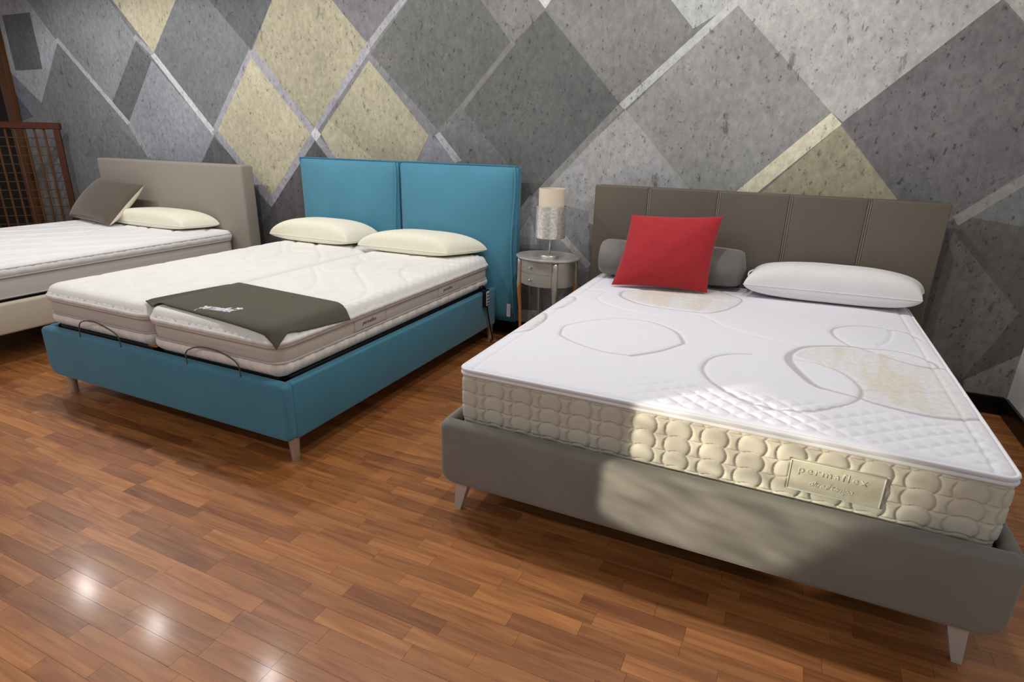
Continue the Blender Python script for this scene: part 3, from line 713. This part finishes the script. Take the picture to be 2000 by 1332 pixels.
hb = box('headboard', (seams[0]+.003, seams[-1]-.003), (-.062, .03), (.10, 1.088), M_taupe, bc, r=.012)
for a_, b_ in zip(seams[:-1], seams[1:]):
    g0 = .0 if a_ == seams[0] else .009; g1 = 0. if b_ == seams[-1] else .009
    box('headboard_panel', (a_+g0, b_-g1), (-.082, -.05), (.12, 1.09), M_taupe, hb, r=.008)
for s_ in seams[1:-1]:
    for k in (-1, 1): tube('seam_welt', [(s_+k*.005, -.074, .13), (s_+k*.005, -.076, 1.08)], .0042, M_taupes, hb, n=6)
# ---- blue bed
bb = empty('bed', (-1.916, -1., 0), 'blue velvet double bed with two cushion-like headboard halves and round metal legs', 'bed', 'double beds on show')
panel('front_rail', (-2.748, -1.085), (.116, .378), -1.972, -1.918, (.06, .03, .026, .03), M_bluef, bb, .02)
for xs in ((-2.746, -2.70), (-1.128, -1.084)): box('side_rail', xs, (-1.93, -.06), (.118, .377), M_bluef, bb, r=.012)
for x_ in (-2.695, -1.133):
    for y_ in (-1.905, -.05): leg_cone('leg', x_, y_, .122, .026, .017, M_chrome, bb)
for (xa, xb) in ((-2.690, -1.925), (-1.905, -1.138)):
    for xs, ys in (((xa, xb), (-1.912, -1.88)), ((xa, xb), (-.13, -.1)), ((xa, xa+.03), (-1.912, -.1)), ((xb-.03, xb), (-1.912, -.1))):
        box('base_frame', xs, ys, (.345, .383), M_dark, bb, r=.003, seg=1)
    for k in range(14): box('slat', (xa+.02, xb-.02), (-1.85+k*.125, -1.79+k*.125), (.36, .38), M_slatwood, bb)
box('slat_end', (-1.99, -1.93), (-1.912, -1.85), (.381, .3845), M_slatwood, bb, r=.002)
for pts in ([(154, 648), (155, 634), (166, 627), (185, 629), (210, 642), (230, 657), (234, 668)], [(364, 700), (363, 689), (375, 680), (393, 678), (421, 684), (450, 699), (466, 715), (468, 724)]):
    P = [ony(x, y, -1.966) for x, y in pts]; P[0][2] = min(P[0][2], .36); P[-1][2] = min(P[-1][2], .36)
    tube('mattress_retainer', smooth_pts(P, 6), .003, M_wire, bb, n=6)
def cushion_board(name, x0, x1, z0, z1, yb, th, parent):
    n = 41; U, W_ = np.meshgrid(np.linspace(-1, 1, n), np.linspace(-1, 1, n+12), indexing='ij')
    e_ = np.clip((1-np.abs(U)**3.4)*(1-np.abs(W_)**4.5), 0, 1)**.6
    X = (x0+x1)/2+(x1-x0)/2*U*(1-.004*(1-W_**2)); Z = (z0+z1)/2+(z1-z0)/2*W_*(1-.006*(1-U**2))
    Yf = yb-.006-(th)*e_*(.85+.15*np.cos(U*1.5)*np.cos(W_*1.5))-.0025*np.sin(U*6+W_*4)*e_
    o = grid_mesh(name, np.stack([X, Yf, Z], -1), M_bluef, parent)
    B = [(x0, yb-.006), (x1, yb-.006)]
    back = box('back_board', (x0+.004, x1-.004), (yb-.004, yb+.05), (z0+.01, z1-.004), M_bluef, o, r=.006)
    # sewn flange around the cushion
    P = [(x0, yb-.006, z0), (x0, yb-.006, z1), (x1, yb-.006, z1), (x1, yb-.006, z0)]
    Q = []
    for i in range(4):
        a_, b_ = np.array(P[i]), np.array(P[(i+1) % 4])
        for k in range(14): Q.append(a_+(b_-a_)*k/14)
    tube('flange', np.array(Q), .007, M_bluep, o, n=6, closed=True)
    for dx in ((x1-.03, x1-.012),):
        tube('fold', smooth_pts([(dx[0], yb-.012, z1-.005), (dx[1], yb-.03, z1-.12), (dx[0], yb-.03, (z0+z1)/2), (dx[1], yb-.02, z0+.1), (dx[0], yb-.012, z0+.01)], 6), .008, M_bluef, o, n=8)
    return o
h1 = cushion_board('headboard_cushion', -2.778, -1.878, .14, 1.168, -.005, .078, bb)
h2 = cushion_board('headboard_cushion', -1.866, -.955, .14, 1.170, -.005, .078, bb)
box('care_tag', (-1.002, -.974), (-.052, -.049), (.18, .27), M_tagw, h2)
box('tag_print', (-.992, -.984), (-.0525, -.0515), (.195, .255), M_band, h2)
# ---- far left bed
ba = empty('bed', (-4.25, -1., 0), 'pale linen double bed with a plain grey headboard at the far left', 'bed', 'double beds on show')
panel('front_rail', (-5.10, -3.385), (.19, .372), -2.10, -2.03, (.03, .03, .02, .02), M_linenF, ba, .014)
for xs in ((-5.10, -5.045), (-3.44, -3.385)): box('side_rail', xs, (-2.06, -.1), (.19, .370), M_linenF, ba, r=.014)
box('platform', (-5.05, -3.43), (-2.04, -.12), (.30, .368), M_dark, ba)
for x_ in (-5.03, -3.47):
    for y_ in (-1.98, -.3): leg_cone('leg', x_, y_, .2, .028, .02, M_chrome, ba)
box('headboard', (-5.10, -3.30), (-.112, .01), (.02, 1.093), M_linenA, ba, r=.018, seg=4)

# ================================================================== pillows and cushions
def cushion(name, corners, th, mat_, parent=None, n=33, ex=.42, sag=.05, bias=.5, pw=2., back=None, wr=0., exu=None):
    """corners: 4 points (u-,v-),(u+,v-),(u+,v+),(u-,v+); thickness th along the normal, split by bias (front share)"""
    c = [np.array(p, float) for p in corners]
    nrm = np.cross(c[1]-c[0], c[3]-c[0]); nrm /= np.linalg.norm(nrm)
    U, W_ = np.meshgrid(np.sin(np.linspace(-1, 1, n)*math.pi/2), np.sin(np.linspace(-1, 1, n)*math.pi/2), indexing='ij')
    u2 = U*(1-sag*(1-W_**2)); v2 = W_*(1-sag*(1-U**2))
    s_, t_ = (u2+1)/2, (v2+1)/2
    B = ((1-s_)*(1-t_))[..., None]*c[0]+(s_*(1-t_))[..., None]*c[1]+(s_*t_)[..., None]*c[2]+((1-s_)*t_)[..., None]*c[3]
    e_ = np.clip(1-np.abs(U)**pw, 0, 1)**(exu or ex)*np.clip(1-np.abs(W_)**pw, 0, 1)**ex
    wv = 1+wr*(np.sin(U*5+W_*3)*.5+np.sin(U*9-W_*7+1)*.3+np.sin(W_*13+U*2)*.2)
    Fr = B+nrm*(th*bias*e_*wv)[..., None]; Bk = B-nrm*(th*(1-bias)*e_)[..., None]
    if back is None:
        P = np.concatenate([Fr, Bk[:, ::-1][:, 1:-1]], 1)
        o = grid_mesh(name, P, mat_, parent, wrap_v=True)
        return o, nrm
    f_ = grid_mesh('front_cover', Fr, mat_, parent); b_ = grid_mesh('back_cover', Bk, back, parent, flip=True)
    return (f_, b_), nrm
# red cushion leaning on the bolster
R0 = [onz(1194, 556, .592), onz(1381, 572, .592)]
R1 = [ony(1412, 423, -.30), ony(1234, 419, -.31)]
o, _ = cushion('scatter_cushion', [R0[0], R0[1], R1[0], R1[1]], .17, M_red, n=41, ex=.55, sag=.055, bias=.62, wr=.05)
tag(o, 'square red cushion propped on the grey bolster of the nearest bed', 'cushion')
# grey bolster
n_ = 48; prof = []
xa, xb, rb = -.335, .487, .104; bcx = np.array([0, -.195, .592+.104])
P = np.zeros((40, n_, 3))
for i, t in enumerate(np.linspace(-1, 1, 40)):
    rr = rb*max(0., (1-abs(t)**22))**.45*(1-.02*math.sin(t*9)) if abs(t) < 1 else .0
    rr = max(rr, .002); x_ = (xa+xb)/2+(xb-xa)/2*t
    for k in range(n_):
        a_ = 2*math.pi*k/n_; P[i, k] = (x_, bcx[1]+rr*math.cos(a_), bcx[2]+rr*math.sin(a_)+.02*(x_-.08)*.5)
o = grid_mesh('bolster', P, M_bolster, wrap_v=True)
tag(o, 'long grey velvet bolster lying behind the red cushion', 'cushion')
# white down pillow with a zip loop on the nearest bed
def flat_pillow(name, c4, zbase, th, mat_, label, group, ex=.36, pw=2.6, sag=.03, bias=.62, wr=0., seam=None, exu=None):
    cs = [(x, y, zbase+th*(1-bias)) for x, y in c4]
    e_ = empty(name, (sum(x for x, y in c4)/4, sum(y for x, y in c4)/4, zbase), label, 'pillow', group)
    cushion('cover', cs, th, mat_, e_, n=41, ex=ex, sag=sag, bias=bias, pw=pw, wr=wr, exu=exu)
    # seam piping round the edge
    n = 40; pts = []
    c = [np.array(p) for p in cs]
    for u in np.linspace(-1, 1, n): pts.append((u*(1-sag*0), -1*(1-sag*(1-u*u))))
    for v in np.linspace(-1, 1, n)[1:]: pts.append((1*(1-sag*(1-v*v)), v))
    for u in np.linspace(1, -1, n)[1:]: pts.append((u, 1*(1-sag*(1-u*u))))
    for v in np.linspace(1, -1, n)[1:-1]: pts.append((-1*(1-sag*(1-v*v)), v))
    Q = []
    for u, v in pts:
        s_, t_ = (u+1)/2, (v+1)/2; Q.append((1-s_)*(1-t_)*c[0]+s_*(1-t_)*c[1]+s_*t_*c[2]+(1-s_)*t_*c[3])
    tube('seam_piping', np.array(Q), .0028, seam or mat_, e_, n=6, closed=True)
    return e_
pw_ = flat_pillow('pillow', [(.49, -.36), (1.285, -.30), (1.325, -.09), (.51, -.092)], .583, .185, M_pillow, 'plump white cotton pillow lying flat on the nearest bed', None, ex=.34, pw=3.2, sag=.035, bias=.62, wr=.03)
zp = [ony(1472, 549, -.34), ony(1463, 542, -.33), ony(1463, 532, -.31), ony(1472, 527, -.29)]
tube('zip_loop', smooth_pts(zp, 5), .004, M_tagw, pw_, n=6)
# ivory foam pillows on the blue bed
flat_pillow('pillow', [(-2.775, -.385), (-2.075, -.375), (-1.985, -.105), (-2.69, -.105)], .600, .165, M_foam, 'ivory foam pillow on the left half of the blue bed', 'ivory foam pillows on the blue bed', ex=.2, exu=.45, pw=3.2, sag=.012, bias=.74, seam=M_foam)
flat_pillow('pillow', [(-1.965, -.395), (-1.285, -.365), (-1.13, -.105), (-1.85, -.105)], .600, .145, M_foam, 'ivory foam pillow on the right half of the blue bed', 'ivory foam pillows on the blue bed', ex=.2, exu=.45, pw=3.2, sag=.012, bias=.74, seam=M_foam)
flat_pillow('pillow', [(-4.62, -.41), (-3.70, -.40), (-3.60, -.13), (-4.40, -.13)], .576, .15, M_foam, 'cream foam pillow on the far left bed beside the brown cushion', None, ex=.2, exu=.42, pw=3.2, sag=.012, bias=.72, seam=M_foam)
# brown cushion with a cream back on the far bed
Q = [onz(135, 422, .600), onz(214, 440, .595), ony(281, 362, -.19), ony(196, 347, -.20)]
e_ = empty('scatter_cushion', tuple((Q[0]+Q[1])/2), 'brown velvet cushion with a cream back leaning on the far left headboard', 'cushion')
cushion('cover', Q, .2, M_brown, e_, n=33, ex=.42, sag=.04, bias=.5, back=M_creamback)

# ---- felt mat on the foot of the blue bed
def zB(x, y):
    best = -1.
    for rc in BRect:
        d_ = float(rr_dist(np.array(x), np.array(y), *rc, .07))
        if d_ > 0:
            e = max(0., min(1., 1-d_/.07)); best = max(best, BZT-.045*(1-math.sqrt(max(0, 1-e*e))))
        else: best = max(best, BZT-.045+d_*1.6)
    if BXM-.09 < x < BXM+.09: best = max(best, BZT-.03*(1-abs(x-BXM)/.09)**2)
    return best
mc4 = [(-1.955, -1.905), (-1.122, -1.952), (-1.10, -1.53), (-1.93, -1.47)]
nm_ = 40; P = np.zeros((nm_, nm_, 3))
for i, s_ in enumerate(np.linspace(0, 1, nm_)):
    for j, t_ in enumerate(np.linspace(0, 1, nm_)):
        x_ = (1-s_)*(1-t_)*mc4[0][0]+s_*(1-t_)*mc4[1][0]+s_*t_*mc4[2][0]+(1-s_)*t_*mc4[3][0]
        y_ = (1-s_)*(1-t_)*mc4[0][1]+s_*(1-t_)*mc4[1][1]+s_*t_*mc4[2][1]+(1-s_)*t_*mc4[3][1]
        P[i, j] = (x_, y_, zB(x_, y_)+.012)
em_ = empty('felt_mat', (-1.52, -1.7, BZT), 'dark grey-brown felt mat with white lettering on the foot of the blue bed', 'mat')
fo = grid_mesh('felt_cloth', np.concatenate([P, (P-np.array([0, 0, .004]))[:, ::-1]], 1), M_felt, em_, wrap_v=True)
# lettering is laid on the cloth
t0 = np.array([*onz(386, 604, .606)[:2]]); t1 = np.array([*onz(452, 613, .606)[:2]])
dx = t1-t0; Lt = np.linalg.norm(dx); dx /= Lt; dy = np.array([-dx[1], dx[0]])
tx = text_mesh('lettering', 'permaflex', .078, M_print, em_, (t0[0], t0[1], .0), (dx[0], dx[1], 0), (dy[0], dy[1], 0), .0007, .95, .3, 1., .035)
ox = np.array([v.co[:] for v in tx.data.vertices]); wd = (ox[:, :2]-t0)@dx; k = Lt/wd.max()
for v, w_ in zip(tx.data.vertices, wd):
    p = t0+dx*w_*k+dy*((np.array(v.co[:2])-t0)@dy); v.co = (p[0], p[1], zB(p[0], p[1])+.0125+v.co.z)
c0 = t0+dx*Lt*.95+dy*.056
st = []
for k in range(10):
    a_ = math.pi*k/5; r_ = (.021 if k % 2 == 0 else .010); st.append(c0+dx*r_*math.cos(a_)*1.2+dy*r_*math.sin(a_)*.8)
V = [(p[0], p[1], zB(*p)+.0140) for p in st]+[(p[0], p[1], zB(*p)+.0122) for p in st]
pmesh('emblem', V, [tuple(range(10))]+[tuple(range(19, 9, -1))]+[(k, k+10, (k+1) % 10+10, (k+1) % 10) for k in range(10)], M_print, em_, smooth=False)

# ---- remote control hanging at the back corner of the blue bed
rx = -1.068
er = empty('bed_remote', (rx, -.235, .33), 'grey bed remote on a black cord hanging at the back of the blue bed', 'remote')
rb_ = box('remote_body', (rx-.012, rx+.012), (-.262, -.206), (.285, .40), M_dark, er, r=.006)
rf_ = box('keypad', (rx+.011, rx+.014), (-.255, -.213), (.295, .392), M_tagw, er, r=.002)
for k in range(4):
    for q in range(2): box('key', (rx+.0135, rx+.0155), (-.249+q*.018, -.237+q*.018), (.303+k*.021, .316+k*.021), M_dark, rf_, r=.001, seg=1)
tube('cord', smooth_pts([(rx, -.24, .39), (rx-.005, -.25, .425), (rx-.045, -.24, .41), (rx-.02, -.21, .36)], 6), .004, M_dark, er, n=6)
tube('cord', smooth_pts([(rx, -.22, .29), (rx+.002, -.2, .2), (rx+.012, -.18, .1), (rx+.004, -.14, .03), (rx-.03, -.1, .006)], 6), .005, M_dark, er, n=6)

# ================================================================== nightstand and lamp
NX, NY, RX, RY, NT = -.688, -.118, .178, .150, .645
ns = empty('nightstand', (NX, NY, 0), 'small rounded silver nightstand with two drawers between the blue and the nearest bed', 'nightstand')
lathe('table_top', [(.9, -.018), (1.12, -.018), (1.17, -.010), (1.17, -.004), (1.14, 0), (.0, 0.0005)], (NX, NY, NT), M_silver, ns, n=56, rx=RX, ry=RY, cap=False)
def ell(a, k=1.): a = math.radians(a); return np.array([NX+RX*k*math.cos(a), NY+RY*k*math.sin(a)])
def curved(name, a0, a1, z0, z1, k0, k1, mat_, parent, n=14):
    V = []; Fc = []
    for i in range(n+1):
        a_ = a0+(a1-a0)*i/n; p, q = ell(a_, k0), ell(a_, k1)
        V += [(*p, z0), (*p, z1), (*q, z1), (*q, z0)]
    for i in range(n):
        for j in range(4): Fc.append((i*4+j, i*4+(j+1) % 4, (i+1)*4+(j+1) % 4, (i+1)*4+j))
    Fc += [(3, 2, 1, 0), tuple(n*4+j for j in range(4))]
    o = pmesh(name, V, Fc, mat_, parent); autosmooth(o, 40); return o
curved('body', 0, 360, .468, NT-.016, .80, .965, M_silver, ns, 56)
for z0, z1 in ((.472, .545), (.549, .622)):
    dr = curved('drawer', 214, 296, z0, z1, .95, 1.0, M_silver, ns)
    p = ell(252, 1.0); q = ell(252, 1.1)
    dvec = (q-p)/np.linalg.norm(q-p); zc = (z0+z1)/2
    tube('knob', [(*p, zc), (*(p+dvec*.010), zc), (*(p+dvec*.016), zc), (*(p+dvec*.020), zc)], [.004, .004, .009, .005], M_chrome, dr, n=10)
for a_, mt in ((207, M_tan), (303, M_silver), (28, M_tan), (125, M_silver)):
    pts = []; rad = []
    for z, k, r_ in ((NT-.02, .99, .017), (.50, 1.0, .018), (.45, 1.02, .017), (.40, 1.03, .013), (.30, .99, .010), (.15, .97, .0085), (.04, 1.02, .008), (0.002, 1.05, .009)):
        pts.append((*ell(a_, k), z, r_))
    Q = smooth_pts(pts, 5); lg = tube('leg', Q[:, :3], Q[:, 3]*1.05, mt, ns, n=10)
    pts2 = [(*ell(a_, 1.015), NT-.022, .0185), (*ell(a_, 1.02), .50, .019), (*ell(a_, 1.04), .455, .0175), (*ell(a_, 1.045), .42, .011), (*ell(a_, 1.04), .395, .002)]
    Q = smooth_pts(pts2, 4); tube('leg_shield', Q[:, :3], Q[:, 3], M_silver, lg, n=8)
LX, LYY = -.655, -.185
lp = empty('table_lamp', (LX, LYY, NT), 'table lamp with a cream cylinder shade rising from a silver patterned one, on the nightstand', 'lamp')
lathe('base', [(.0, .0), (.056, .0), (.058, .004), (.058, .012), (.054, .018), (.012, .021), (.0, .021)], (LX, LYY, NT+.001), M_chrome, lp, n=40, cap=False)
tube('stem', [(LX, LYY, NT+.02), (LX, LYY, .79), (LX, LYY, .96)], .0055, M_chrome, lp, n=10)
lathe('silver_shade', [(.092, 0), (.092, .188), (.0895, .188), (.0895, 0), (.092, 0)], (LX, LYY, .772), M_foil, lp, n=48, cap=False)
lathe('cream_shade', [(.078, 0), (.078, .165), (.0755, .165), (.0755, 0), (.078, 0)], (LX, LYY, .898), M_cream, lp, n=48, cap=False)
for z_ in (.79, .93):
    for k in range(3):
        a_ = 2*math.pi*k/3; tube('shade_spoke', [(LX, LYY, z_), (LX+.0745*math.cos(a_), LYY+.0745*math.sin(a_), z_)], .002, M_chrome, lp, n=6)

# ================================================================== lattice screen at the far left
sc_ = empty('lattice_screen', (-5.8, .02, 0), 'brown wooden lattice screen with square openings standing at the far left', 'screen')
ang = math.radians(48); dL = np.array([-math.cos(ang), -math.sin(ang)]); nL = np.array([-dL[1], dL[0]]); P0 = np.array([-5.80, .02])
def bar(name, s0, s1, z0, z1, t, mat_, parent, r=.002):
    me = bevel_box_mesh(name, (s0, s1), (-t/2, t/2), (z0, z1), r, 1)
    for v in me.vertices:
        p = P0+dL*v.co.x+nL*v.co.y; v.co = (p[0], p[1], v.co.z)
    me.flip_normals()
    return link(name, me, mat_, parent, smooth=False)
WID = 1.0
bar('top_rail', -.02, WID+.02, 1.325, 1.385, .05, M_wooddk, sc_, .006)
bar('post', -.005, .045, 0, 1.33, .04, M_wooddk, sc_); bar('post', WID-.045, WID+.005, 0, 1.33, .04, M_wooddk, sc_)
bar('bottom_rail', .04, WID-.04, .10, .16, .04, M_wooddk, sc_)
s = .112
while s < WID-.06: bar('upright_slat', s, s+.017, .15, 1.33, .016, M_wood, sc_); s += .0745
z = 1.246
while z > .2: bar('cross_slat', .04, WID-.04, z-.0035, z+.0035, .008, M_wood, sc_, .001); z -= .0798
